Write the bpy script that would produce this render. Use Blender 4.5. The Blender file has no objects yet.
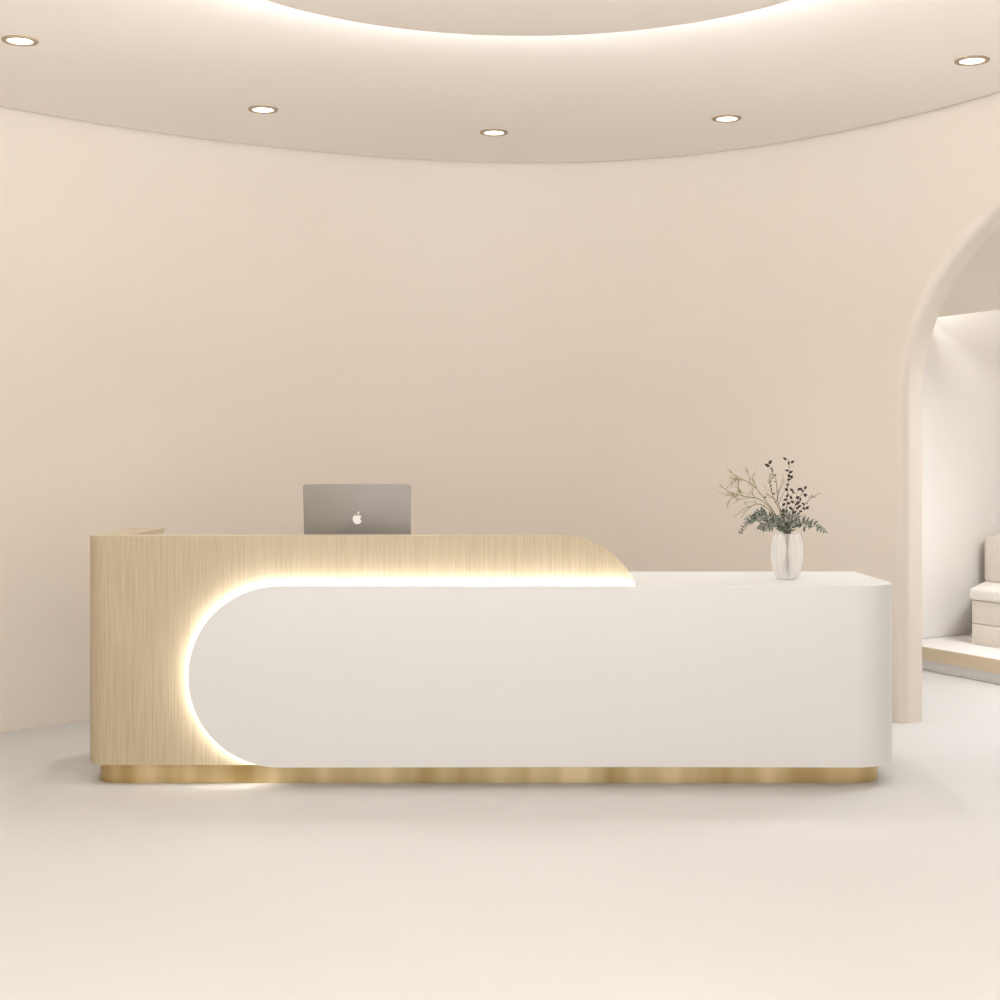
import bpy, bmesh, math, random
from mathutils import Vector, Matrix

random.seed(7)
scene = bpy.context.scene
COL = scene.collection
PI = math.pi

# ------------------------------------------------------------------ camera
EYE = 1.289                      # camera height
F = 1500.0                       # focal length in pixels of a 1000 px frame
HORIZON = 463.0
cam_data = bpy.data.cameras.new('camera')
cam_data.sensor_width = 36.0
cam_data.lens = 36.0 * F / 1000.0
cam_data.shift_y = -(500.0 - HORIZON) / 1000.0
cam_data.clip_end = 200
cam = bpy.data.objects.new('camera', cam_data)
cam.location = (0, 0, EYE)
cam.rotation_euler = (PI / 2, 0, 0)
COL.objects.link(cam)
scene.camera = cam

# ------------------------------------------------------------------ world, light, exposure
world = bpy.data.worlds.new('world')
scene.world = world
world.use_nodes = True
bg = world.node_tree.nodes['Background']
bg.inputs[0].default_value = (0.90, 0.97, 1.07, 1)
bg.inputs[1].default_value = 1.0


def area_light(name, loc, rot, sx, sy, watts, color=(1, 1, 1)):
    d = bpy.data.lights.new(name, 'AREA')
    d.shape = 'RECTANGLE'
    d.size, d.size_y = sx, sy
    d.energy = watts
    d.color = color
    o = bpy.data.objects.new(name, d)
    o.location = loc
    o.rotation_euler = rot
    COL.objects.link(o)
    return o


# added unseen fill light behind the camera, tilted up, to brighten the hall
area_light('front_fill', (0, -2.4, 1.2), (PI / 2 + 0.5, 0, 0), 5.0, 2.2, 45, (0.90, 0.97, 1.07))
# added unseen fill below the camera, aimed up: ceiling bounce brightens the room evenly
area_light('ceiling_fill', (0, 0.0, 0.45), (PI, 0, 0), 5.0, 3.0, 355, (0.90, 0.97, 1.07))

vs = scene.view_settings
vs.view_transform = 'Standard'
vs.look = 'None'
vs.gamma = 1.0
vs.use_curve_mapping = False
vs.exposure = -0.2


# ------------------------------------------------------------------ helpers
def srgb(r, g, b):
    def f(c):
        c /= 255.0
        return c / 12.92 if c <= 0.04045 else ((c + 0.055) / 1.055) ** 2.4
    return (f(r), f(g), f(b), 1.0)


def mat(name, color, rough=0.5, metal=0.0, spec=0.5):
    m = bpy.data.materials.new(name)
    m.use_nodes = True
    b = m.node_tree.nodes['Principled BSDF']
    b.inputs['Base Color'].default_value = color
    b.inputs['Roughness'].default_value = rough
    b.inputs['Metallic'].default_value = metal
    b.inputs['Specular IOR Level'].default_value = spec
    return m


def add_noise_color(m, c1, c2, scale, detail=4, stretch=(1, 1, 1), lo=0.3, hi=0.7, bump=0.0, rough=None):
    nt = m.node_tree
    b = nt.nodes['Principled BSDF']
    tc = nt.nodes.new('ShaderNodeTexCoord')
    mp = nt.nodes.new('ShaderNodeMapping')
    mp.inputs['Scale'].default_value = stretch
    nz = nt.nodes.new('ShaderNodeTexNoise')
    nz.inputs['Scale'].default_value = scale
    nz.inputs['Detail'].default_value = detail
    rp = nt.nodes.new('ShaderNodeValToRGB')
    rp.color_ramp.elements[0].position = lo
    rp.color_ramp.elements[0].color = c1
    rp.color_ramp.elements[1].position = hi
    rp.color_ramp.elements[1].color = c2
    nt.links.new(tc.outputs['Object'], mp.inputs['Vector'])
    nt.links.new(mp.outputs['Vector'], nz.inputs['Vector'])
    nt.links.new(nz.outputs['Fac'], rp.inputs['Fac'])
    nt.links.new(rp.outputs['Color'], b.inputs['Base Color'])
    if bump:
        bp = nt.nodes.new('ShaderNodeBump')
        bp.inputs['Strength'].default_value = bump
        bp.inputs['Distance'].default_value = 0.002
        nt.links.new(nz.outputs['Fac'], bp.inputs['Height'])
        nt.links.new(bp.outputs['Normal'], b.inputs['Normal'])
    if rough:
        mr = nt.nodes.new('ShaderNodeMapRange')
        mr.inputs['To Min'].default_value = rough[0]
        mr.inputs['To Max'].default_value = rough[1]
        nt.links.new(nz.outputs['Fac'], mr.inputs['Value'])
        nt.links.new(mr.outputs['Result'], b.inputs['Roughness'])
    return m


def emit(name, color, strength):
    m = bpy.data.materials.new(name)
    m.use_nodes = True
    b = m.node_tree.nodes['Principled BSDF']
    b.inputs['Base Color'].default_value = color
    b.inputs['Emission Color'].default_value = color
    b.inputs['Emission Strength'].default_value = strength
    return m


M = {}
M['paint'] = add_noise_color(mat('beige_plaster', srgb(221, 206, 188), 0.85, spec=0.2),
                             srgb(235, 223, 209), srgb(238, 227, 214), 0.9, 5, bump=0.03)
M['ceil'] = add_noise_color(mat('beige_ceiling_paint', srgb(224, 210, 193), 0.9, spec=0.2),
                            srgb(246, 238, 228), srgb(248, 240, 231), 0.7, 4)
M['gap'] = mat('shadow_gap_paint', srgb(190, 172, 152), 0.9)
M['floor'] = add_noise_color(mat('pale_microcement', srgb(236, 230, 223), 0.5, spec=0.25),
                             srgb(203, 200, 196), srgb(208, 205, 201), 0.8, 5, rough=(0.48, 0.6))
M['lounge'] = mat('white_plaster', srgb(241, 237, 232), 0.85, spec=0.2)
M['white'] = mat('satin_white_lacquer', srgb(217, 216, 213), 0.36, spec=0.35)
M['worktop'] = mat('white_laminate', srgb(236, 232, 226), 0.4)


def wood_material():
    m = mat('light_oak_veneer', srgb(205, 180, 142), 0.5, spec=0.35)
    nt = m.node_tree
    b = nt.nodes['Principled BSDF']
    tc = nt.nodes.new('ShaderNodeTexCoord')
    mixes = []
    for k, (sx, sz, lo, hi, dark, light) in enumerate((
            (190, 2.6, 0.30, 0.70, srgb(160, 144, 117), srgb(200, 186, 158)),
            (48, 0.9, 0.25, 0.75, srgb(172, 156, 128), srgb(190, 176, 148)))):
        mp = nt.nodes.new('ShaderNodeMapping')
        mp.inputs['Scale'].default_value = (sx, sx, sz)
        nz = nt.nodes.new('ShaderNodeTexNoise')
        nz.inputs['Scale'].default_value = 1.6
        nz.inputs['Detail'].default_value = 5
        rp = nt.nodes.new('ShaderNodeValToRGB')
        rp.color_ramp.elements[0].position, rp.color_ramp.elements[1].position = lo, hi
        rp.color_ramp.elements[0].color, rp.color_ramp.elements[1].color = dark, light
        nt.links.new(tc.outputs['Object'], mp.inputs['Vector'])
        nt.links.new(mp.outputs['Vector'], nz.inputs['Vector'])
        nt.links.new(nz.outputs['Fac'], rp.inputs['Fac'])
        mixes.append(rp)
    mx = nt.nodes.new('ShaderNodeMix')
    mx.data_type = 'RGBA'
    mx.inputs['Factor'].default_value = 0.5
    nt.links.new(mixes[0].outputs['Color'], mx.inputs['A'])
    nt.links.new(mixes[1].outputs['Color'], mx.inputs['B'])
    nt.links.new(mx.outputs['Result'], b.inputs['Base Color'])
    return m


M['oak'] = wood_material()
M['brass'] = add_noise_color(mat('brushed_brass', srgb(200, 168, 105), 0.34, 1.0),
                             srgb(170, 146, 98), srgb(222, 202, 160), 1.3, 2, (4.0, 0.3, 0.05), 0.35, 0.65)  # reflection bands painted into the brass colour along x
M['bronze'] = mat('bronze_trim', srgb(172, 152, 126), 0.5, 0.3)
M['lens'] = emit('downlight_lens', (1.0, 0.98, 0.95, 1), 6.0)
M['led'] = emit('warm_led_strip', (0.98, 0.98, 1.0, 1), 36.0)
M['cove_led'] = emit('cove_led_strip', (0.93, 0.97, 1.03, 1), 215.0)
M['lounge_led'] = emit('lounge_led_strip', (0.95, 0.98, 1.0, 1), 62.0)
M['alu'] = mat('space_grey_aluminium', srgb(152, 147, 141), 0.55, 0.45)
M['alu_dark'] = mat('dark_hinge', srgb(90, 84, 78), 0.5, 0.5)
M['emblem'] = mat('white_emblem', srgb(245, 243, 240), 0.35)
M['screen'] = mat('black_screen_glass', srgb(18, 18, 20), 0.1)
M['keys'] = mat('black_keys', srgb(30, 30, 32), 0.6)
M['band'] = add_noise_color(mat('pale_oak_band', srgb(217, 199, 170), 0.6), srgb(212, 194, 164), srgb(224, 206, 178), 3, 4, (1, 1, 20))
M['upholstery'] = add_noise_color(mat('oatmeal_fabric', srgb(234, 224, 212), 0.95, spec=0.1),
                                  srgb(231, 220, 207), srgb(239, 230, 219), 60, 3, bump=0.1)
M['cushion'] = mat('cream_fabric', srgb(244, 239, 233), 0.95, spec=0.1)
M['twig_olive'] = mat('olive_twig', srgb(122, 112, 76), 0.7)
M['leaf_olive'] = mat('olive_leaf', srgb(184, 174, 120), 0.6)
M['twig_brown'] = mat('brown_twig', srgb(92, 74, 56), 0.8)
M['leaf_dark'] = mat('dark_leaf', srgb(52, 46, 40), 0.55)
M['stem_green'] = mat('green_stem', srgb(96, 102, 84), 0.7)
M['leaf_grey'] = add_noise_color(mat('grey_green_leaf', srgb(120, 130, 112), 0.7),
                                 srgb(66, 72, 60), srgb(190, 194, 182), 55, 2)


def vase_material():
    m = bpy.data.materials.new('frosted_ribbed_glass')
    m.use_nodes = True
    nt = m.node_tree
    b = nt.nodes['Principled BSDF']
    b.inputs['Base Color'].default_value = srgb(252, 250, 248)
    b.inputs['Roughness'].default_value = 0.25
    tr = nt.nodes.new('ShaderNodeBsdfTransparent')
    tr.inputs[0].default_value = (0.97, 0.965, 0.955, 1)
    lw = nt.nodes.new('ShaderNodeLayerWeight')
    lw.inputs['Blend'].default_value = 0.35
    mr = nt.nodes.new('ShaderNodeMapRange')
    mr.inputs['To Min'].default_value = 0.27
    mr.inputs['To Max'].default_value = 0.8
    mx = nt.nodes.new('ShaderNodeMixShader')
    nt.links.new(lw.outputs['Facing'], mr.inputs['Value'])
    nt.links.new(mr.outputs['Result'], mx.inputs[0])
    tl = nt.nodes.new('ShaderNodeBsdfTranslucent')
    tl.inputs[0].default_value = (0.97, 0.96, 0.95, 1)
    m2 = nt.nodes.new('ShaderNodeMixShader')
    m2.inputs[0].default_value = 0.5
    nt.links.new(b.outputs[0], m2.inputs[1])
    nt.links.new(tl.outputs[0], m2.inputs[2])
    nt.links.new(tr.outputs[0], mx.inputs[1])
    nt.links.new(m2.outputs[0], mx.inputs[2])
    nt.links.new(mx.outputs[0], nt.nodes['Material Output'].inputs['Surface'])
    return m


M['vase'] = vase_material()


def link_bm(name, bm, material, parent=None, smooth=None, loc=None):
    bmesh.ops.recalc_face_normals(bm, faces=bm.faces)
    me = bpy.data.meshes.new(name)
    bm.to_mesh(me)
    bm.free()
    me.materials.append(material)
    if smooth is not None:
        for p in me.polygons:
            p.use_smooth = True
        me.set_sharp_from_angle(angle=math.radians(smooth))
    o = bpy.data.objects.new(name, me)
    COL.objects.link(o)
    if parent:
        o.parent = parent
    if loc:
        o.location = loc
    return o


def tag(o, label=None, cat=None, group=None, kind=None):
    if label:
        o['label'] = label
    if cat:
        o['category'] = cat
    if group:
        o['group'] = group
    if kind:
        o['kind'] = kind
    return o


def empty(name, loc=(0, 0, 0), rz=0.0):
    o = bpy.data.objects.new(name, None)
    o.location = loc
    o.rotation_euler = (0, 0, rz)
    o.empty_display_size = 0.1
    COL.objects.link(o)
    return o


def prism(bm, pts, vec):
    """solid from a closed loop of 3-D points extruded along vec; returns (first loop, second loop)"""
    a = [bm.verts.new(p) for p in pts]
    b = [bm.verts.new(Vector(p) + Vector(vec)) for p in pts]
    bm.faces.new(a)
    bm.faces.new(list(reversed(b)))
    n = len(pts)
    for i in range(n):
        bm.faces.new((a[i], b[i], b[(i + 1) % n], a[(i + 1) % n]))
    return a, b


def box(bm, x0, x1, y0, y1, z0, z1):
    return prism(bm, [(x0, y0, z0), (x1, y0, z0), (x1, y1, z0), (x0, y1, z0)], (0, 0, z1 - z0))


def bevel_edges(bm, edges, w, seg=3):
    bmesh.ops.bevel(bm, geom=list(edges), offset=w, segments=seg, profile=0.5, affect='EDGES', clamp_overlap=True)


def arc(cx, cy, r, a0, a1, n):
    return [(cx + r * math.cos(a0 + (a1 - a0) * i / n), cy + r * math.sin(a0 + (a1 - a0) * i / n)) for i in range(n + 1)]


def tube(bm, pts, radii, seg=6):
    pts = [Vector(p) for p in pts]
    rings = []
    up = Vector((0.31, 0.77, 0.55)).normalized()
    for i, p in enumerate(pts):
        t = (pts[min(i + 1, len(pts) - 1)] - pts[max(i - 1, 0)])
        if t.length < 1e-9:
            t = Vector((0, 0, 1))
        t.normalize()
        u = t.cross(up)
        if u.length < 1e-4:
            u = t.cross(Vector((1, 0, 0)))
        u.normalize()
        v = t.cross(u)
        r = radii[i] if hasattr(radii, '__len__') else radii
        rings.append([bm.verts.new(p + r * (math.cos(2 * PI * k / seg) * u + math.sin(2 * PI * k / seg) * v)) for k in range(seg)])
    for a, b in zip(rings, rings[1:]):
        for k in range(seg):
            bm.faces.new((a[k], a[(k + 1) % seg], b[(k + 1) % seg], b[k]))
    bm.faces.new(rings[0])
    bm.faces.new(list(reversed(rings[-1])))


def lathe(bm, prof, seg=48, close=True):
    rings = []
    for r, z in prof:
        if r < 1e-6:
            rings.append([bm.verts.new((0, 0, z))])
        else:
            rings.append([bm.verts.new((r * math.cos(2 * PI * k / seg), r * math.sin(2 * PI * k / seg), z)) for k in range(seg)])
    loops = list(zip(rings, rings[1:]))
    if close:
        loops.append((rings[-1], rings[0]))
    for a, b in loops:
        for k in range(seg):
            k2 = (k + 1) % seg
            if len(a) == 1 and len(b) == 1:
                break
            if len(a) == 1:
                bm.faces.new((a[0], b[k2], b[k]))
            elif len(b) == 1:
                bm.faces.new((a[k], a[k2], b[0]))
            else:
                bm.faces.new((a[k], a[k2], b[k2], b[k]))


# ------------------------------------------------------------------ room shell
CEIL = 2.99
HC = CEIL - EYE

# plan of the curved back wall (x, y), measured along the ceiling line
import_pts = [(2.4, 108.5), (64, 118.4), (102, 124.5), (160, 133), (230, 143.2), (335, 155), (440, 161.3), (530, 163.2),
              (575, 162.5), (650, 159), (750, 148.5), (850, 131), (925, 114), (1000, 92.5)]
plan_pts = []
for px_, py_ in import_pts:
    y_ = HC * F / (HORIZON - py_)
    plan_pts.append(((px_ - 500) / F * y_, y_))


def polyfit(pts, deg):
    n = deg + 1
    A = [[sum(p[0] ** (i + j) for p in pts) for j in range(n)] + [sum(p[1] * p[0] ** i for p in pts)] for i in range(n)]
    for i in range(n):
        piv = max(range(i, n), key=lambda r: abs(A[r][i]))
        A[i], A[piv] = A[piv], A[i]
        for r in range(n):
            if r != i:
                f = A[r][i] / A[i][i]
                A[r] = [a - f * b for a, b in zip(A[r], A[i])]
    return [A[i][n] / A[i][i] for i in range(n)]


coef = polyfit(plan_pts, 4)
wy = lambda x: sum(c * x ** i for i, c in enumerate(coef))
dwy = lambda x: sum(i * c * x ** (i - 1) for i, c in enumerate(coef) if i)

XL, XR = -2.36, 2.26
curve = [(XL + (XR - XL) * i / 120, wy(XL + (XR - XL) * i / 120)) for i in range(121)]


def extend(pts, sign, r):
    """turn on with radius r until the wall runs straight towards the shop front"""
    x, y = pts[-1]
    h = math.atan2(dwy(x) * sign, sign)           # heading
    out = []
    ds = 0.05
    if sign < 0 and h < 0:
        h += 2 * PI
    while True:
        if sign > 0:
            h = max(-PI / 2, h - ds / r)
        else:
            h = min(3 * PI / 2, h + ds / r)
        x += math.cos(h) * ds
        y += math.sin(h) * ds
        out.append((x, y))
        if (sign > 0 and h <= -PI / 2 + 1e-9) or (sign < 0 and h >= 3 * PI / 2 - 1e-9):
            break
    return out


right_ext = extend(curve, 1, 2.2)
left_ext = extend(list(reversed(curve)), -1, 2.2)
full = list(reversed(left_ext)) + curve + right_ext
END_Y = 3.2
xl_end, xr_end = full[0][0], full[-1][0]
while full[0][1] > END_Y:
    full.insert(0, (xl_end, max(END_Y, full[0][1] - 0.05)))
while full[-1][1] > END_Y:
    full.append((xr_end, max(END_Y, full[-1][1] - 0.05)))

# arc length and point lookup along the wall
S = [0.0]
for p, q in zip(full, full[1:]):
    S.append(S[-1] + math.hypot(q[0] - p[0], q[1] - p[1]))


def at_s(s):
    s = min(max(s, 0), S[-1])
    i = 0
    lo, hi = 0, len(S) - 1
    while hi - lo > 1:
        m = (lo + hi) // 2
        if S[m] <= s:
            lo = m
        else:
            hi = m
    t = (s - S[lo]) / max(1e-9, S[hi] - S[lo])
    x = full[lo][0] + t * (full[hi][0] - full[lo][0])
    y = full[lo][1] + t * (full[hi][1] - full[lo][1])
    a, b = full[max(0, lo - 2)], full[min(len(full) - 1, hi + 2)]
    d = Vector((b[0] - a[0], b[1] - a[1]))
    d.normalize()
    return Vector((x, y)), Vector((-d.y, d.x))      # point, outward normal (away from the room)


WALL_T = 0.135
ARCH_R = 0.92
SPRING = 1.60
ROUND = 0.045                    # rounded arris of the arch


def px_of(p):
    return 500 + F * p.x / p.y


# arch starts where the BACK edge of the jamb projects to x = 922
lo_s, hi_s = S[-1] * 0.5, S[-1]
best = None
k = lo_s
while k < hi_s:
    p, n = at_s(k)
    if p.x > 1.0 and abs(px_of(p + n * WALL_T) - 922) < 0.6:
        best = k
        break
    k += 0.004
S0 = best
SC = S0 + ARCH_R
S1 = S0 + 2 * ARCH_R



def build_back_wall():
    bm = bmesh.new()
    TOP = CEIL + 0.05

    def P(s, z, depth):
        p, n = at_s(s)
        p = p + n * depth
        return bm.verts.new((p.x, p.y, z))
    na = 48
    rim = [(S0, SPRING * i / 8, -1.0, 0.0) for i in range(8)]
    rim += [(SC - ARCH_R * math.cos(PI * i / na), SPRING + ARCH_R * math.sin(PI * i / na), -math.cos(PI * i / na), math.sin(PI * i / na)) for i in range(na + 1)]
    rim += [(S1, SPRING * i / 8, 1.0, 0.0) for i in range(7, -1, -1)]
    rows = [(ROUND + 0.012, 0.0)]
    for j in range(9):
        a = PI / 2 * j / 8
        rows.append((ROUND * (1 - math.sin(a)), ROUND * (1 - math.cos(a))))
    rows += [(0.0, ROUND + 0.008), (0.0, WALL_T - 0.006), (0.0, WALL_T)]
    grid = [[P(s + o * ds, z + o * dz, d) for (s, z, ds, dz) in rim] for o, d in rows]
    for a, b in zip(grid, grid[1:]):
        for k in range(len(rim) - 1):
            bm.faces.new((a[k], a[k + 1], b[k + 1], b[k]))
    G = ROUND + 0.012
    tops = []
    for edge, depth, out in ((grid[0], 0.0, G), (grid[-1], WALL_T, 0.0)):
        n1 = 150
        left = [(P((S0 - out) * i / n1, 0, depth), P((S0 - out) * i / n1, TOP, depth)) for i in range(n1)]
        hole = edge[8:8 + na + 1]
        arch_top = [P(SC - (ARCH_R + out) * math.cos(PI * i / na), TOP, depth) for i in range(na + 1)]
        right = [(P(S1 + out + (S[-1] - S1 - out) * i / 30, 0, depth), P(S1 + out + (S[-1] - S1 - out) * i / 30, TOP, depth)) for i in range(1, 31)]
        for a, b in zip(left, left[1:]):
            bm.faces.new((a[0], b[0], b[1], a[1]))
        bm.faces.new([left[-1][0]] + edge[:9] + [arch_top[0], left[-1][1]])
        for i in range(na):
            bm.faces.new((hole[i], hole[i + 1], arch_top[i + 1], arch_top[i]))
        bm.faces.new(list(reversed(edge[8 + na:])) [:] + [arch_top[-1], right[0][1], right[0][0]])
        for a, b in zip(right, right[1:]):
            bm.faces.new((a[0], b[0], b[1], a[1]))
        tops.append([v[1] for v in left] + arch_top + [v[1] for v in right])
    for i in range(len(tops[0]) - 1):
        bm.faces.new((tops[0][i], tops[0][i + 1], tops[1][i + 1], tops[1][i]))
    o = link_bm('wall_back', bm, M['paint'], smooth=40)
    tag(o, kind='structure')


build_back_wall()


def slab(name, pts, z0, z1, m):
    bm = bmesh.new()
    prism(bm, [(x, y, z0) for x, y in pts], (0, 0, z1 - z0))
    o = link_bm(name, bm, m)
    tag(o, kind='structure')
    return o


SHOP_Y = -3.0
slab('wall_left', [(xl_end, END_Y), (xl_end - WALL_T, END_Y), (xl_end - WALL_T, SHOP_Y), (xl_end, SHOP_Y)], 0, CEIL + 0.05, M['paint'])
slab('wall_right', [(xr_end, SHOP_Y), (xr_end + WALL_T, SHOP_Y), (xr_end + WALL_T, END_Y), (xr_end, END_Y)], 0, CEIL + 0.05, M['paint'])
slab('floor', [(-3.4, SHOP_Y), (6.4, SHOP_Y), (6.4, 12.6), (-3.4, 12.6)], -0.08, 0, M['floor'])

GAP = 0.022
inner = []
for i in range(141):
    p, n = at_s(S[-1] * i / 140)
    p = p - n * GAP
    inner.append((p.x, p.y))
inner = [(inner[0][0], SHOP_Y)] + inner + [(inner[-1][0], SHOP_Y)]
ceiling = slab('ceiling', inner, CEIL, CEIL + 0.03, M['ceil'])
bm = bmesh.new()
box(bm, -3.4, 6.4, SHOP_Y, 12.6, CEIL + 0.05, CEIL + 0.1)
o = link_bm('slab', bm, M['gap'], ceiling)

# ------------------------------------------------------------------ round dropped ceiling panel with cove light
DROP = 0.075
disc = empty('ceiling_panel', (0.10, 4.52, CEIL - DROP))
tag(disc, 'large round dropped ceiling panel with a bright cove light around its rim', 'ceiling panel')
DR = 1.20
bm = bmesh.new()
lathe(bm, [(0, 0), (DR - 0.008, 0), (DR, 0.006), (DR, 0.026), (DR - 0.004, 0.030), (0, 0.030)], 128, close=False)
link_bm('panel', bm, M['ceil'], disc, smooth=40)
bm = bmesh.new()
lathe(bm, [(0, 0.030), (DR - 0.14, 0.030), (DR - 0.14, DROP), (0, DROP)], 96, close=False)
link_bm('spacer', bm, M['ceil'], disc, smooth=40)
bm = bmesh.new()
lathe(bm, [(DR - 0.055, 0.0305), (DR - 0.022, 0.0305), (DR - 0.022, 0.041), (DR - 0.055, 0.041)], 128)
link_bm('light_strip', bm, M['cove_led'], disc, smooth=40)

# ------------------------------------------------------------------ recessed downlights
bm_t = bmesh.new()
lathe(bm_t, [(0.050, 0), (0.052, -0.007), (0.069, -0.007), (0.071, -0.004), (0.071, 0.0)], 48)
bm_l = bmesh.new()
lathe(bm_l, [(0, -0.003), (0.0505, -0.003), (0.0505, 0.0), (0, 0.0)], 48, close=False)
light_px = [(20, 40, 'leftmost of the five recessed round downlights, at the edge of the photo'),
            (263, 109, 'second downlight from the left, high above the laptop'),
            (494, 132, 'middle downlight of the five, straight above the curved end of the oak panel'),
            (727, 118, 'fourth downlight from the left, above the vase of foliage'),
            (972, 60, 'rightmost of the five recessed downlights, above the arched opening')]
down_proto = None
for px_, py_, lab in light_px:
    y_ = HC * F / (HORIZON - py_)
    x_ = (px_ - 500) / F * y_
    t = empty('downlight', (x_, y_, CEIL))
    tag(t, lab, 'downlight', 'recessed ceiling downlights')
    if down_proto is None:
        tr = link_bm('trim_ring', bm_t, M['bronze'], t, smooth=30)
        ln = link_bm('lens', bm_l, M['lens'], t)
        tr['label'] = 'bronze trim ring'
        ln['label'] = 'glowing white lens'
        down_proto = (tr, ln)
    else:
        for src in down_proto:
            c = src.copy()
            COL.objects.link(c)
            c.parent = t
    d = bpy.data.lights.new('downlight_lamp', 'SPOT')
    d.energy = 64
    d.spot_size = math.radians(110)
    d.spot_blend = 1.0
    d.shadow_soft_size = 0.06
    d.color = (0.94, 0.97, 1.0)
    lo_ = bpy.data.objects.new('downlight_lamp', d)
    lo_.location = (0, 0, -0.02)
    aim = Vector((x_ * 0.6, y_ - 1.0, 0.0)) - Vector((x_, y_, CEIL))
    lo_.rotation_euler = aim.to_track_quat('-Z', 'Y').to_euler()
    COL.objects.link(lo_)
    lo_.parent = t

# ------------------------------------------------------------------ lounge seen through the arch
lounge = [(1.25, 8.594), (2.66, 9.66), (5.26, 11.63), (5.5, 11.63), (5.5, 2.9)]
bm = bmesh.new()
outer = [(1.19, 8.674), (2.60, 9.74), (5.2, 11.73), (5.6, 11.73), (5.6, 2.9)]
prism(bm, [(x, y, 0) for x, y in lounge + list(reversed(outer))], (0, 0, CEIL + 0.05))
tag(link_bm('wall_lounge', bm, M['lounge']), kind='structure')
bm = bmesh.new()
box(bm, 2.75, 5.5, 2.9, 3.0, 0, CEIL + 0.05)
tag(link_bm('wall_lounge_side', bm, M['lounge']), kind='structure')
# lowered lounge ceiling: its free edge leaves a slot before the wall
bm = bmesh.new()
e0, e1 = Vector((2.76, 9.69)), Vector((4.85, 5.47))
ra, rb = [], []
nn = 14
pe = []
for i in range(nn + 1):
    t = i / nn
    p, n = at_s(S0 - 0.25 + (S1 + 0.3 - S0 + 0.25) * t)
    p = p + n * (WALL_T + 0.002)
    q = e0.lerp(e1, t)
    pe.append((p, q))
rows = []
for p, q in pe:
    rows.append([bm.verts.new((p.x, p.y, 2.93)), bm.verts.new((q.x, q.y, 2.222)),
                 bm.verts.new((q.x, q.y, 2.247)), bm.verts.new((p.x, p.y, 2.955))])
for a, b in zip(rows, rows[1:]):
    for k in range(4):
        bm.faces.new((a[k], b[k], b[(k + 1) % 4], a[(k + 1) % 4]))
bm.faces.new(rows[0])
bm.faces.new(list(reversed(rows[-1])))
lc = link_bm('ceiling_lounge', bm, M['paint'], smooth=30)
tag(lc, kind='structure')
bm = bmesh.new()
dv = (e1 - e0).normalized()
nv = Vector((-dv.y, dv.x))
if nv.x > 0:
    nv = -nv
a_ = e0 + dv * 0.03 + nv * 0.012
b_ = e1 + nv * 0.012
prism(bm, [(a_.x, a_.y, 2.262), (b_.x, b_.y, 2.262), (b_.x + nv.x * 0.05, b_.y + nv.y * 0.05, 2.282), (a_.x + nv.x * 0.05, a_.y + nv.y * 0.05, 2.282)], (0, 0, 0.012))
link_bm('light_strip', bm, M['lounge_led'], lc)
area_light('lounge_fill', (3.3, 7.8, 2.1), (0, 0, 0), 0.5, 1.0, 56, (0.93, 0.97, 1.02))  # added unseen fill that brightens the lounge floor and wall

# raised platform: oak edge band on a recessed white base
U = Vector((0.3902, -0.9207))            # along the front edge, to the right and nearer
V = Vector((0.9207, 0.3902))             # into the platform
P0 = Vector((2.625, 9.33))
plat = empty('platform', (P0.x, P0.y, 0))
tag(plat, 'low white platform with pale oak edge band seen through the arch', 'platform')


def uv(bx, u, v, z):
    p = bx + U * u + V * v
    return (p.x, p.y, z)


def lp(o3, base):
    return (o3[0] - base[0], o3[1] - base[1], o3[2])


PB = (P0.x, P0.y, 0)
uL, uR = -0.22, 4.2
# plan of the platform: its left end runs along the lounge wall
def plat_plan(inset):
    pts = [uv(P0, -0.13, inset, 0), uv(P0, uR, inset, 0), uv(P0, uR, 1.25, 0)]
    w = [(3.72, 10.455), (2.62, 9.622)]
    return [(p[0] - P0.x, p[1] - P0.y) for p in pts] + [(x - P0.x, y - P0.y - 0.006) for x, y in w]


bm = bmesh.new()
prism(bm, [(x, y, 0.0) for x, y in plat_plan(0.035)], (0, 0, 0.068))
link_bm('base', bm, M['lounge'], plat)
bm = bmesh.new()
prism(bm, [(x, y, 0.068) for x, y in plat_plan(0.012)], (0, 0, 0.080))
link_bm('top_slab', bm, M['lounge'], plat)
bm = bmesh.new()
prism(bm, [lp(uv(P0, -0.13, 0, 0.066), PB), lp(uv(P0, uR, 0, 0.066), PB), lp(uv(P0, uR, 0.012, 0.066), PB), lp(uv(P0, -0.13, 0.012, 0.066), PB)], (0, 0, 0.080))
o = link_bm('edge_band', bm, M['band'], plat)
o['label'] = 'pale oak edge band'

# sofa on the platform
FL = Vector((2.975, 9.456))
EDGE = Vector((0.43, 0.9028))
SB = (FL.x, FL.y, 0.148)
sofa = empty('sofa', SB)
tag(sofa, 'cream fabric sofa on the low platform behind the arched opening', 'sofa')


def sofa_plan(v_in, v_out, grow=0.0, ulen=1.7):
    d = V.dot(EDGE)
    a = FL + EDGE * (v_in / d) - U * grow - V * grow
    b = FL + EDGE * (v_out / d) - U * grow
    c = b + U * (ulen + (v_in - v_out) * U.dot(EDGE) / d)
    e = a + U * ulen
    return [(p.x - FL.x, p.y - FL.y) for p in (a, e, c, b)]


def soft_block(name, plan, z0, z1, m, bev, seg=3):
    bm = bmesh.new()
    prism(bm, [(x, y, z0) for x, y in plan], (0, 0, z1 - z0))
    bevel_edges(bm, bm.edges, bev, seg)
    return link_bm(name, bm, m, sofa, smooth=35)


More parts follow.
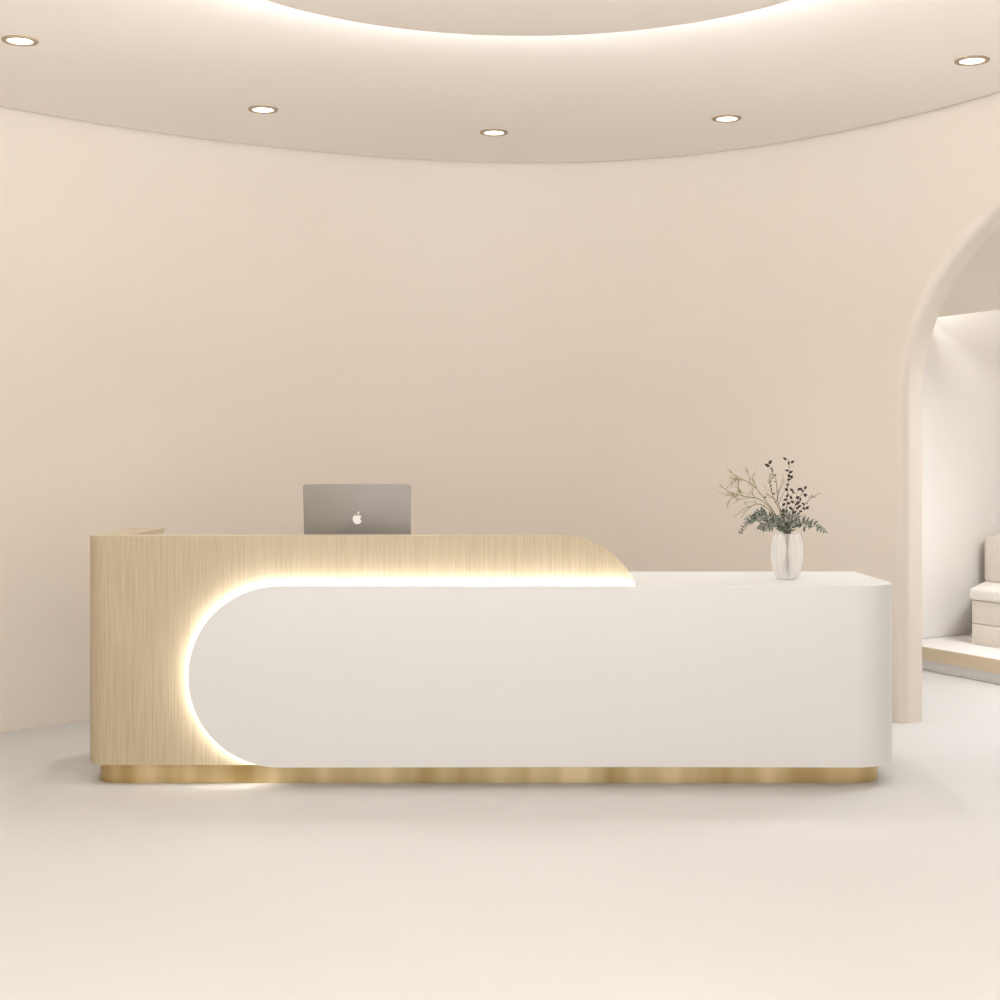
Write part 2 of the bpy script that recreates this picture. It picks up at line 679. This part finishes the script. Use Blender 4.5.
DPT = 0.62
soft_block('base', sofa_plan(0, DPT), 0.0, 0.131, M['upholstery'], 0.006, 2)
soft_block('seat_frame', sofa_plan(0, DPT), 0.133, 0.277, M['upholstery'], 0.008, 2)
soft_block('seat_cushion', sofa_plan(0, DPT, 0.012), 0.279, 0.355, M['cushion'], 0.025, 4)
soft_block('backrest', sofa_plan(0.41, 0.58), 0.350, 0.660, M['upholstery'], 0.03, 4)

# ------------------------------------------------------------------ reception desk
WF = 6.00                                # oak front plane
PF = 5.95                                # white front plane
BACK = 6.75
Z0, ZW, ZT = 0.081, 0.801, 0.997         # underside, white top, oak top
desk = empty('reception_desk', (0, 6.3, 0))
tag(desk, 'long reception desk of pale oak and white lacquer with glowing inset and brass base', 'reception desk')
DY = -6.3


def child(name, bm, m, smooth=None):
    for v in bm.verts:
        v.co.y += DY
    return link_bm(name, bm, m, desk, smooth)


# oak front panel: straight top, quarter-round right end, rounded left corner in plan
XLW = -1.660
RC = 0.085
TH = 0.13
XE = 0.545
bm = bmesh.new()
RE = 0.32
ex, ez = 0.248, ZT - RE                   # centre of the right-hand curve
zpost = ez + RE * math.sin(math.acos((XE - ex) / RE))
a_end = math.acos((XE - ex) / RE)
out = [(XE, Z0), (XE, zpost)]
for i in range(1, 25):
    a = a_end + (PI / 2 - a_end) * i / 24
    out.append((ex + RE * math.cos(a), ez + RE * math.sin(a)))
out.append((XLW + RC, ZT))
out.append((XLW + RC, Z0))
a, b = prism(bm, [(x, WF, z) for x, z in out], (0, TH, 0))
es = [e for e in bm.edges if len(e.link_faces) == 2 and abs(e.verts[0].co.y - WF) < 1e-6 and abs(e.verts[1].co.y - WF) < 1e-6
      and min(v.co.z for v in e.verts) > 0.75]
bevel_edges(bm, es, 0.002, 2)
child('front_panel', bm, M['oak'], 10)['label'] = 'oak front panel with curved right end'
# oak left wing with rounded front corner, running back
bm = bmesh.new()
pl = [(XLW + RC, WF)] + list(reversed(arc(XLW + RC, WF + RC, RC, PI, 1.5 * PI, 14)))[1:] + [(XLW, WF + RC + 0.01), (XLW, BACK), (-1.512, BACK), (-1.512, WF + TH), (XLW + RC, WF + TH)]
prism(bm, [(x, y, Z0) for x, y in pl], (0, 0, ZT - Z0))
es = [e for e in bm.edges if min(v.co.z for v in e.verts) > ZT - 1e-4
      and not all(abs(v.co.x - (XLW + RC)) < 1e-5 for v in e.verts)]
bevel_edges(bm, es, 0.002, 2)
child('side_wing', bm, M['oak'], 30)

# white front: stadium-ended plate standing off the oak, then a full-depth block with a rounded corner
R_ST = (ZW - Z0) / 2
XS = -1.2376 + R_ST
XB = XE + 0.004
out = [(XB, Z0), (XB, ZW), (XS, ZW)]
for i in range(1, 48):
    a = PI / 2 + PI * i / 48
    out.append((XS + R_ST * math.cos(a), Z0 + R_ST + R_ST * math.sin(a)))
out.append((XS, Z0))
bm = bmesh.new()
prism(bm, [(x, PF, z) for x, z in out], (0, 0.022, 0))
es = [e for e in bm.edges if all(abs(v.co.y - PF) < 1e-6 for v in e.verts) and not all(abs(v.co.x - XB) < 1e-6 for v in e.verts)]
bevel_edges(bm, es, 0.005, 3)
child('white_front_plate', bm, M['white'], 10)['label'] = 'white lacquered front with a round left end'
RW = 0.19
XRW = 1.598
pl = [(XB, PF), (XRW - RW - 0.01, PF), (XRW - RW, PF)] + arc(XRW - RW, PF + RW, RW, -PI / 2, 0, 24)[1:] + [(XRW, PF + RW + 0.01), (XRW, BACK), (XB, BACK)]
bm = bmesh.new()
prism(bm, [(x, y, Z0) for x, y in pl], (0, 0, ZW - Z0))
es = [e for e in bm.edges if (min(v.co.z for v in e.verts) > ZW - 1e-4 or max(v.co.z for v in e.verts) < Z0 + 1e-4) and not all(abs(v.co.x - XB) < 1e-6 for v in e.verts)]
bevel_edges(bm, es, 0.005, 3)
child('white_counter', bm, M['white'], 10)['label'] = 'white lacquered counter block with rounded corner'

# led strip in the gap between plate and oak, set in from the plate's edge
bm = bmesh.new()
IN = 0.012
ro, ri = R_ST - IN, R_ST - IN - 0.012
po = [(XE - 0.002, ZW - IN)] + [(XS + ro * math.cos(PI / 2 + PI * i / 48), Z0 + R_ST + ro * math.sin(PI / 2 + PI * i / 48)) for i in range(46)]
pi_ = [(XE - 0.002, ZW - IN - 0.012)] + [(XS + ri * math.cos(PI / 2 + PI * i / 48), Z0 + R_ST + ri * math.sin(PI / 2 + PI * i / 48)) for i in range(46)]
prism(bm, [(x, PF + 0.0235, z) for x, z in po + list(reversed(pi_))], (0, 0.008, 0))
o = child('light_strip', bm, M['led'])
o['label'] = 'warm glowing light strip'
# core that carries the plate
bm = bmesh.new()
rc_ = ri - 0.004
po = [(XE - 0.002, Z0 + 0.03), (XE - 0.002, ZW - IN - 0.016)] + [(XS + rc_ * math.cos(PI / 2 + PI * i / 24), Z0 + R_ST + rc_ * math.sin(PI / 2 + PI * i / 24)) for i in range(25)]
prism(bm, [(x, PF + 0.0225, z) for x, z in po], (0, WF - PF - 0.023, 0))
child('spacer', bm, M['white'])

# brass plinth
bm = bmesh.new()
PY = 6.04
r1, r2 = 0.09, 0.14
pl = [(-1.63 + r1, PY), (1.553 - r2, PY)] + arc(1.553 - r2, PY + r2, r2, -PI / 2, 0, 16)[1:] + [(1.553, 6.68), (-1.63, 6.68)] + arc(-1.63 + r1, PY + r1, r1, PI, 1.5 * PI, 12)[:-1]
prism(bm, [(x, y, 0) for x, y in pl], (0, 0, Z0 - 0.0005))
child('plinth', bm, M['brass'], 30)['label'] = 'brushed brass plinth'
# worktop behind the oak ledge
bm = bmesh.new()
box(bm, -1.511, 0.20, WF + TH + 0.001, BACK, 0.855, 0.885)
bevel_edges(bm, bm.edges, 0.003, 2)
child('worktop', bm, M['worktop'])
bm = bmesh.new()
box(bm, 0.17, 0.20, WF + TH + 0.001, BACK - 0.02, Z0, 0.855)
child('support_panel', bm, M['worktop'])

# ------------------------------------------------------------------ laptop
LW, LH = 0.4515, 0.292
lap = empty('laptop', (-0.601, 6.335, 0.885))
tag(lap, 'open silver grey laptop seen from behind, standing behind the oak counter ledge', 'laptop')


def rr(w, h, r, n=6):
    pts = []
    for cx, cy, a0 in ((w / 2 - r, h / 2 - r, 0), (-w / 2 + r, h / 2 - r, PI / 2), (-w / 2 + r, -h / 2 + r, PI), (w / 2 - r, -h / 2 + r, 1.5 * PI)):
        pts += arc(cx, cy, r, a0, a0 + PI / 2, n)
    return pts


bm = bmesh.new()
prism(bm, [(x, y + 0.155, 0.002) for x, y in rr(LW, 0.30, 0.014)], (0, 0, 0.014))
link_bm('base', bm, M['alu'], lap, 30)
bm = bmesh.new()
for r_ in range(5):
    for c_ in range(13):
        x0 = -0.19 + c_ * 0.0292
        y0 = 0.055 + r_ * 0.026
        box(bm, x0, x0 + 0.026, y0, y0 + 0.022, 0.0161, 0.0175)
link_bm('keyboard', bm, M['keys'], lap)
bm = bmesh.new()
tube(bm, [(-0.16, 0.012, 0.017), (0.16, 0.012, 0.017)], 0.006, 10)
link_bm('hinge', bm, M['alu_dark'], lap, 30)
TILT = math.radians(9)
lidm = Matrix.Translation((0, 0.012, 0.022)) @ Matrix.Rotation(PI / 2 + TILT, 4, 'X')
# lid local: x across, y up the lid, z towards the back of the lid after rotation
LHT = (1.2014 - 0.885 - 0.022) / math.cos(TILT)
bm = bmesh.new()
a, b = prism(bm, [(x, y + LHT / 2, 0.0) for x, y in rr(LW, LHT, 0.012)], (0, 0, 0.007))
es = [e for e in bm.edges if all(abs(v.co.z - 0.007) < 1e-6 for v in e.verts)]
bevel_edges(bm, es, 0.0015, 2)
bm.transform(lidm)
lid = link_bm('lid', bm, M['alu'], lap, 30)
bm = bmesh.new()
prism(bm, [(x, y + LHT / 2 + 0.003, -0.0006) for x, y in rr(LW - 0.02, LHT - 0.03, 0.006)], (0, 0, 0.0005))
bm.transform(lidm)
link_bm('screen', bm, M['screen'], lid)
# pale emblem on the lid: a fruit with a bite and a leaf
half = []
K = 64
shape = []
for i in range(K):
    th = 2 * PI * i / K
    x, y = math.sin(th), math.cos(th)
    r = 1.0 - 0.24 * math.exp(-(min(th, 2 * PI - th) / 0.34) ** 2) - 0.08 * math.exp(-((th - PI) / 0.26) ** 2)
    w = 0.93 + 0.07 * y
    shape.append((x * r * 0.95 * w, y * r * 0.97))
bite_c, bite_r = (1.08, 0.14), 0.50
pts = []
for x, y in shape:
    d = math.hypot(x - bite_c[0], y - bite_c[1])
    if d < bite_r:
        a = math.atan2(y - bite_c[1], x - bite_c[0])
        x, y = None, None
    pts.append((x, y))
clean = []
inside = [i for i, p in enumerate(pts) if p[0] is None]
i0, i1 = inside[0], inside[-1]
pA, pB = pts[i0 - 1], pts[(i1 + 1) % K]
aA = math.atan2(pA[1] - bite_c[1], pA[0] - bite_c[0]) % (2 * PI)
aB = math.atan2(pB[1] - bite_c[1], pB[0] - bite_c[0]) % (2 * PI)
clean = pts[:i0] + [(bite_c[0] + bite_r * math.cos(aA + (aB - aA) * j / 10), bite_c[1] + bite_r * math.sin(aA + (aB - aA) * j / 10)) for j in range(11)] + pts[i1 + 1:]
leaf = []
for i in range(9):
    t = i / 8
    leaf.append((0.06 + 0.36 * t + 0.10 * math.sin(PI * t), 0.98 + 0.62 * t - 0.12 * math.sin(PI * t)))
for i in range(1, 8):
    t = 1 - i / 8
    leaf.append((0.06 + 0.36 * t - 0.12 * math.sin(PI * t), 0.98 + 0.62 * t + 0.14 * math.sin(PI * t)))
bm = bmesh.new()
ES = 0.0218
# seen from the camera the lid's x axis keeps its direction
for loop in (clean, leaf):
    prism(bm, [(x * ES, LHT * 0.5 - 0.002 + y * ES, 0.007) for x, y in loop], (0, 0, 0.0006))
bm.transform(lidm)
o = link_bm('emblem', bm, M['emblem'], lid)
o['label'] = 'white fruit-shaped emblem with a bite and a leaf'

# ------------------------------------------------------------------ vase
VX, VY = 1.2054, 6.30
PXM = VY / F
vase = empty('vase', (VX, VY, ZW + 0.0005))
tag(vase, 'frosted ribbed glass vase standing on the white counter', 'vase')
prof_out = [(0.036, 0.0), (0.042, 0.003), (0.047, 0.010), (0.0545, 0.03), (0.0625, 0.065), (0.0675, 0.10), (0.0675, 0.125), (0.064, 0.152), (0.0585, 0.174), (0.054, 0.188), (0.0530, 0.192)]
prof_in = [(r - 0.004, z) for r, z in reversed(prof_out[1:])]
prof_in[-1] = (0.038, 0.008)
bm = bmesh.new()
SEG = 96


def ribbed(profile, amp):
    rings = []
    for r, z in profile:
        ring = []
        for k in range(SEG):
            a = 2 * PI * k / SEG
            rr_ = r * (1 + amp * math.cos(12 * a))
            ring.append(bm.verts.new((rr_ * math.cos(a), rr_ * math.sin(a), z)))
        rings.append(ring)
    return rings


rg = ribbed(prof_out, 0.018) + ribbed(prof_in, 0.0)
for a, b in zip(rg, rg[1:]):
    for k in range(SEG):
        bm.faces.new((a[k], a[(k + 1) % SEG], b[(k + 1) % SEG], b[k]))
bm.faces.new(list(reversed(rg[0])))
bm.faces.new(rg[-1])
link_bm('glass', bm, M['vase'], vase, 60)


# ------------------------------------------------------------------ sprigs in the vase
def wp(px_, py_, dy=0.0):
    y = VY + dy
    return Vector(((px_ - 500) / F * y, y, EYE - (py_ - HORIZON) * y / F))


def smooth_path(pts, n=6):
    out = []
    P_ = [pts[0]] + list(pts) + [pts[-1]]
    for i in range(1, len(P_) - 2):
        p0, p1, p2, p3 = P_[i - 1], P_[i], P_[i + 1], P_[i + 2]
        for j in range(n):
            t = j / n
            out.append(0.5 * ((2 * p1) + (-p0 + p2) * t + (2 * p0 - 5 * p1 + 4 * p2 - p3) * t * t + (-p0 + 3 * p1 - 3 * p2 + p3) * t ** 3))
    out.append(pts[-1])
    return out


def leaf_mesh(bm, base, direction, length, width, twist=0.0, curl=0.15, n=5):
    d = Vector(direction).normalized()
    ref = Vector((0, -1, 0.25)).normalized()            # leaves face roughly outwards
    side = d.cross(ref)
    if side.length < 0.15:
        side = d.cross(Vector((1, 0, 0)))
    side.normalize()
    side = Matrix.Rotation(twist, 3, d) @ side
    nrm = side.cross(d).normalized()
    rows = []
    for i in range(n + 1):
        t = i / n
        w = width * 0.5 * math.sin(PI * min(1, 0.06 + 0.94 * t) ** 0.8) if i < n else 0.0
        c = Vector(base) + d * (length * t) + nrm * (curl * length * (t * t))
        if i == n or w < 1e-5:
            rows.append([bm.verts.new(c)])
        else:
            rows.append([bm.verts.new(c - side * w), bm.verts.new(c + nrm * (-0.12 * w)), bm.verts.new(c + side * w)])
    for a, b in zip(rows, rows[1:]):
        if len(a) == 3 and len(b) == 3:
            bm.faces.new((a[0], a[1], b[1], b[0]))
            bm.faces.new((a[1], a[2], b[2], b[1]))
        elif len(a) == 3:
            bm.faces.new((a[0], a[1], b[0]))
            bm.faces.new((a[1], a[2], b[0]))


def solid_leaves(bm):
    # give every blade a thin body
    bmesh.ops.solidify(bm, geom=list(bm.faces), thickness=0.0004)


def sprig(name, label, cat, path, dys, stem_m, leaf_m, r0, r1, leaves, twigs=(), foot=(0, 0)):
    """path: outline points above the neck in photo px with depth offsets dys; leaves: callback(bm, pts, rnd)"""
    rnd = random.Random(hash(name + str(path)) % 9999 if False else int(abs(sum(p[0] * 7 + p[1] * 3 for p in path))))
    fx, fy = foot
    fx, fy = fx * 1.5, fy * 1.5
    base = Vector((VX + fx, VY + fy, ZW + 0.016))
    neck = Vector((VX + fx * -0.55, VY - fy * 0.45, ZW + 0.185))
    pts = [base, base.lerp(neck, 0.5), neck] + [wp(p[0], p[1], d) for p, d in zip(path, dys)]
    sm = smooth_path(pts)
    o = empty(name, base)
    tag(o, label, cat, 'sprigs in the glass vase')
    bm = bmesh.new()
    n = len(sm)
    tube(bm, [p - base for p in sm], [(0.0009 + (r0 - 0.0009) * min(1, i / 11)) if i < 12 else r0 + (r1 - r0) * (i - 11) / (n - 12) for i in range(n)], 6)
    for tw in twigs:
        tp = smooth_path([wp(q[0], q[1], q[2]) for q in tw], 4)
        tube(bm, [p - base for p in tp], [r1 * 1.3 + (r1 * 0.6 - r1 * 1.3) * i / (len(tp) - 1) for i in range(len(tp))], 5)
    st = link_bm('stem', bm, stem_m, o, 60)
    bm = bmesh.new()
    leaves(bm, sm, base, rnd, [smooth_path([wp(q[0], q[1], q[2]) for q in tw], 4) for tw in twigs])
    if len(bm.verts):
        solid_leaves(bm)
        link_bm('foliage', bm, leaf_m, o, 60)
    else:
        bm.free()
    return o


def along(sm, z_from):
    return [i for i in range(len(sm)) if sm[i].z > z_from]


def thin_leaves(n_main, n_tw, L, W):
    def f(bm, sm, base, rnd, tws):
        ids = along(sm, ZW + 0.26)
        for _ in range(n_main):
            i = rnd.choice(ids[len(ids) // 4:])
            t = (sm[min(i + 1, len(sm) - 1)] - sm[i - 1]).normalized()
            d = t * 0.8 + Vector((rnd.uniform(-.7, .7), rnd.uniform(-.6, .6), rnd.uniform(-.6, .8)))
            leaf_mesh(bm, sm[i] - base, d, L * rnd.uniform(.6, 1.2), W, rnd.uniform(-1, 1), rnd.uniform(-.2, .2), 4)
        for tw in tws:
            for _ in range(n_tw):
                i = rnd.randrange(1, len(tw))
                t = (tw[i] - tw[i - 1]).normalized()
                d = t * 0.9 + Vector((rnd.uniform(-.7, .7), rnd.uniform(-.6, .6), rnd.uniform(-.7, .7)))
                leaf_mesh(bm, tw[i] - base, d, L * rnd.uniform(.6, 1.2), W, rnd.uniform(-1, 1), rnd.uniform(-.2, .2), 4)
    return f


def px_leaves(items):
    """items: (px, py, dy, dir px x, dir px y, length px, width px)"""
    def f(bm, sm, base, rnd, tws):
        for (x, y, dy, dx, dz, L, W) in items:
            d = Vector((dx, rnd.uniform(-.35, .35), -dz))
            leaf_mesh(bm, wp(x, y, dy) - base, d, L * PXM, W * PXM, rnd.uniform(-.5, .5), rnd.uniform(-.15, .2), 6)
    return f


def pairs(z_from, step, L, W, taper=0.5, spread=0.9, tip=True):
    def f(bm, sm, base, rnd, tws):
        for line in [sm] + tws:
            ids = along(line, z_from) if line is sm else list(range(1, len(line)))
            for c, i in enumerate(ids[::step]):
                u = c / max(1, len(ids[::step]) - 1)
                t = (line[min(i + 1, len(line) - 1)] - line[max(i - 1, 0)]).normalized()
                for sgn in (-1, 1):
                    s = t.cross(Vector((0, -1, 0)))
                    if s.length < 1e-3:
                        s = Vector((1, 0, 0))
                    s.normalize()
                    d = t * rnd.uniform(.4, .8) + s * sgn * spread + Vector((0, rnd.uniform(-.7, .7), 0))
                    k = (1 - taper * u) * rnd.uniform(.75, 1.1)
                    leaf_mesh(bm, line[i] - base, d, L * k, W * k, rnd.uniform(-.9, .9), rnd.uniform(-.1, .3), 6)
            if tip:
                t = (line[-1] - line[-2]).normalized()
                leaf_mesh(bm, line[-1] - base, t, L * (1 - taper), W * (1 - taper), 0, .1, 6)
    return f


OL, OB = M['twig_olive'], M['twig_brown']
# fine olive twigs reaching left
sprig('olive_twig', 'fine olive twig arching highest to the left out of the glass vase', 'twig',
      [(775, 514), (766, 501), (756, 488), (748, 482), (741, 479), (737, 479)], [-.01, -.02, -.02, -.01, 0, .01], OL, M['leaf_olive'], .0021, .0010,
      thin_leaves(12, 7, .03, .0032),
      [[(738, 479, .01), (735, 475, .02), (731, 473, .03)], [(738, 479, .01), (733, 482, 0), (729, 485, -.01)],
       [(739, 480, .01), (738, 487, .02), (740, 493, .03)], [(750, 484, -.01), (749, 476, .01), (748, 472, .02)], [(757, 489, -.02), (754, 482, -.03), (753, 477, -.04)],
       [(744, 480, 0), (737, 480, -.02), (733, 478, -.03)]], (.010, .004))
sprig('olive_twig', 'fine olive twig reaching furthest left, below the highest one', 'twig',
      [(776, 515), (765, 503), (756, 498), (747, 497), (739, 495), (731, 493), (722, 487)], [.0, .02, .03, .03, .02, .02, .02], OL, M['leaf_olive'], .0021, .0009,
      thin_leaves(14, 7, .03, .003),
      [[(735, 494, .02), (731, 498, .02), (727, 504, .01)], [(739, 495, .02), (733, 496, .05), (721, 493, .06)], [(750, 497, .03), (743, 499, .04), (738, 500, .04)],
       [(743, 496, .03), (739, 490, .03), (738, 483, .03)], [(755, 498, .03), (752, 492, .01), (753, 486, .0)]], (-.008, .010))
sprig('olive_twig', 'lowest fine olive twig, drooping left above the grey leaves', 'twig',
      [(776, 517), (767, 508), (758, 504), (751, 507), (746, 511), (741, 518)], [-.02, -.04, -.05, -.05, -.05, -.05], OL, M['leaf_olive'], .0019, .0008,
      thin_leaves(9, 5, .024, .0028),
      [[(752, 506, -.05), (744, 509, -.06), (737, 515, -.06)], [(757, 504, -.05), (752, 502, -.04), (746, 503, -.04)]], (.006, -.010))
# upright olive / brown twigs in the middle
sprig('olive_twig', 'upright fine olive twig in the middle of the bouquet', 'twig',
      [(781, 514), (776, 503), (772, 493), (770, 484), (771, 476)], [.03, .03, .03, .03, .03], OB, M['leaf_olive'], .0019, .0009,
      thin_leaves(10, 5, .024, .003),
      [[(775, 500, .03), (768, 494, .04), (765, 487, .05)], [(773, 495, .03), (769, 480, .02), (770, 474, .02)], [(776, 503, .03), (780, 490, .02), (783, 484, .02)]], (-.004, -.008))
# dark-leaved sprigs
sprig('dark_leaf_sprig', 'tall dark leaved sprig left of centre with three big tip leaves', 'sprig',
      [(783, 516), (778, 503), (777, 490), (776, 480), (773.5, 474.5), (770.5, 468.5)], [0, -.01, -.01, 0, 0, 0], OB, M['leaf_dark'], .0018, .0008,
      px_leaves([(769.5, 466.5, 0, -1, -.45, 5.8, 3.4), (769, 464, 0, .55, -.8, 5.0, 3), (770.5, 469, 0, .5, -.1, 2.8, 2), (772, 472, 0, .3, -.8, 2.8, 1.6),
                 (774, 475, 0, -.8, -.4, 2.4, 1.4), (774.5, 476, 0, .7, -.8, 2.6, 1.5), (773.5, 477, 0, -.6, .5, 2.4, 1.4), (776, 482, 0, -.8, -.3, 2, 1.2),
                 (770, 486, .02, .8, -.3, 2.3, 1.5), (773, 494, 0, .9, -.3, 2.6, 1.6), (764, 497, 0, 1, .2, 2.8, 1.8)]),
      [[(778, 505, -.01), (785, 490, -.02), (789, 481, -.03)], [(777, 494, -.01), (782, 482, .01), (783, 474, .02)], [(771, 469.5, 0), (769.5, 466.5, 0), (769, 464, 0)]], (.012, -.004))
items = []
for (x, y, dx, dz) in ((786.5, 459.5, -.8, -.35), (791, 463, .8, -.5), (789, 465, -.2, -.9), (788.5, 471, -.8, -.3), (789, 473, .9, -.5), (787.5, 475, .9, .5), (791, 478.5, .4, -.7),
                       (787, 480, .8, -.2), (786, 485, 1, -.1), (787, 491, -.4, -.8), (790, 489, .8, .4), (792, 491.5, .7, .5), (786, 497, .6, -.5), (790, 496, .5, .7), (787, 499, -.7, .3),
                       (785, 503, -.5, .6), (787, 504, .8, -.4), (784, 509, -.3, .9), (786, 510, -.7, .4), (789, 507, .7, .5), (788, 513, .6, .7), (785, 514, -.8, .2)):
    items.append((x, y, random.uniform(-.02, .02), dx, dz, random.uniform(3.8, 4.9), random.uniform(2.3, 3.0)))
sprig('dark_leaf_sprig', 'tallest dark leaved sprig, rising straight up from the vase', 'sprig',
      [(787, 516), (787, 500), (788, 486), (789, 474), (789, 464), (787, 459)], [-.02, -.02, -.01, -.01, 0, 0], OB, M['leaf_dark'], .0018, .0007,
      px_leaves(items), [[(787, 505, -.02), (791, 497, -.02), (794, 491, -.01)]], (.002, .012))
items = []
for (x, y, dx, dz) in ((797.5, 490, .9, -.5), (799, 489.5, .7, -.3), (803.5, 494, .5, .5), (804.5, 489, .5, -.7), (804, 494, .7, .3), (803, 492, -.4, -.7), (796, 498, .9, -.4), (797, 499, .6, -.7),
                       (794, 503, -.5, -.4), (795, 505, .9, -.3), (797, 504, .5, -.5), (800, 501, .2, -.9), (802, 503, .5, .3), (803, 508, .7, .4), (806, 509, .5, -.5), (796, 509, .8, -.5),
                       (793, 510, -.6, -.4), (798, 507, .8, -.4), (792, 514, .6, -.7), (795, 513, -.4, -.6), (799, 511, .8, .1)):
    items.append((x, y, random.uniform(-.03, .02), dx, dz, random.uniform(3.5, 4.5), random.uniform(2.1, 2.8)))
sprig('dark_leaf_sprig', 'shorter dark leaved sprig leaning right of centre', 'sprig',
      [(792, 517), (795, 506), (799, 498), (803, 492), (805, 488)], [-.03, -.03, -.02, -.01, -.01], OB, M['leaf_dark'], .0016, .0007,
      px_leaves(items), [[(795, 506, -.03), (796, 497, -.02), (798, 490, -.01)], [(796, 505, -.03), (800, 502, -.02), (806, 508, -.01)]], (-.010, .006))
sprig('bare_twig', 'bare brown twig slanting out to the right of the bouquet', 'twig',
      [(795, 521), (801, 511), (806, 503), (813, 497), (820.5, 492.5)], [.02, .02, .02, .02, .02], OB, OB, .0017, .0009,
      px_leaves([(812, 497.5, .02, -.1, -1, 3.2, 1), (811, 498, .02, -.9, -.5, 3, .9), (814, 496, .02, .3, .9, 2.6, .9), (806, 503, .02, .7, .3, 3, 1)]),
      [[(798, 518, .02), (802, 516, .01), (806, 514.5, 0)]], (-.012, -.004))

# grey-green eucalyptus sprigs
G, GL = M['stem_green'], M['leaf_grey']
zf = ZW + 0.20
sprig('eucalyptus_sprig', 'long grey green leafy sprig drooping furthest left over the vase rim', 'sprig',
      [(780, 523), (770, 516), (760, 515), (752, 519), (746, 524), (741, 531)], [-.02, -.03, -.04, -.05, -.05, -.06], G, GL, .0019, .001,
      pairs(zf, 2, .031, .014, .4), [[(765, 515, -.03), (760, 511, -.03), (757, 513, -.02)], [(756, 517, -.05), (753, 518, -.06), (747, 519, -.07)]], (.008, .008))
sprig('eucalyptus_sprig', 'bushy grey green leafy sprig just left of the vase neck', 'sprig',
      [(781, 527), (774, 523), (766, 523), (760, 527)], [.01, .01, 0, -.01], G, GL, .0019, .001,
      pairs(zf, 2, .031, .014, .35), [[(775, 523, .01), (768, 516, .02), (762, 519, .03)], [(772, 525, 0), (768, 528, -.02), (764, 529, -.03)]], (.012, -.008))
sprig('eucalyptus_sprig', 'grey green leafy sprig drooping right over the vase rim', 'sprig',
      [(793, 526), (800, 522), (808, 521), (815, 524), (819, 528), (824, 531)], [-.02, -.02, -.02, -.02, -.02, -.02], G, GL, .0018, .0009,
      pairs(zf, 3, .030, .015, .4), [[(800, 523, -.02), (804, 527, -.03), (809, 527, -.03)]], (-.012, .004))
sprig('eucalyptus_sprig', 'short dense grey green sprig in front at the vase mouth', 'sprig',
      [(787, 527), (789, 519), (787, 511)], [-.035, -.045, -.04], G, GL, .0018, .001,
      pairs(zf - .035, 2, .030, .013, .3, .7), [[(787, 527, -.035), (782, 520, -.045), (777, 518, -.05)], [(788, 526, -.035), (794, 521, -.04), (797, 516, -.04)]], (-.002, -.012))
sprig('eucalyptus_sprig', 'short grey green sprig at the back of the vase mouth', 'sprig',
      [(788, 526), (790, 517), (794, 513)], [.02, .03, .04], G, GL, .0018, .001,
      pairs(zf - .01, 3, .030, .013, .3, .8), [[(788, 527, .02), (784, 518, .03), (783, 512, .03)]], (.004, .004))
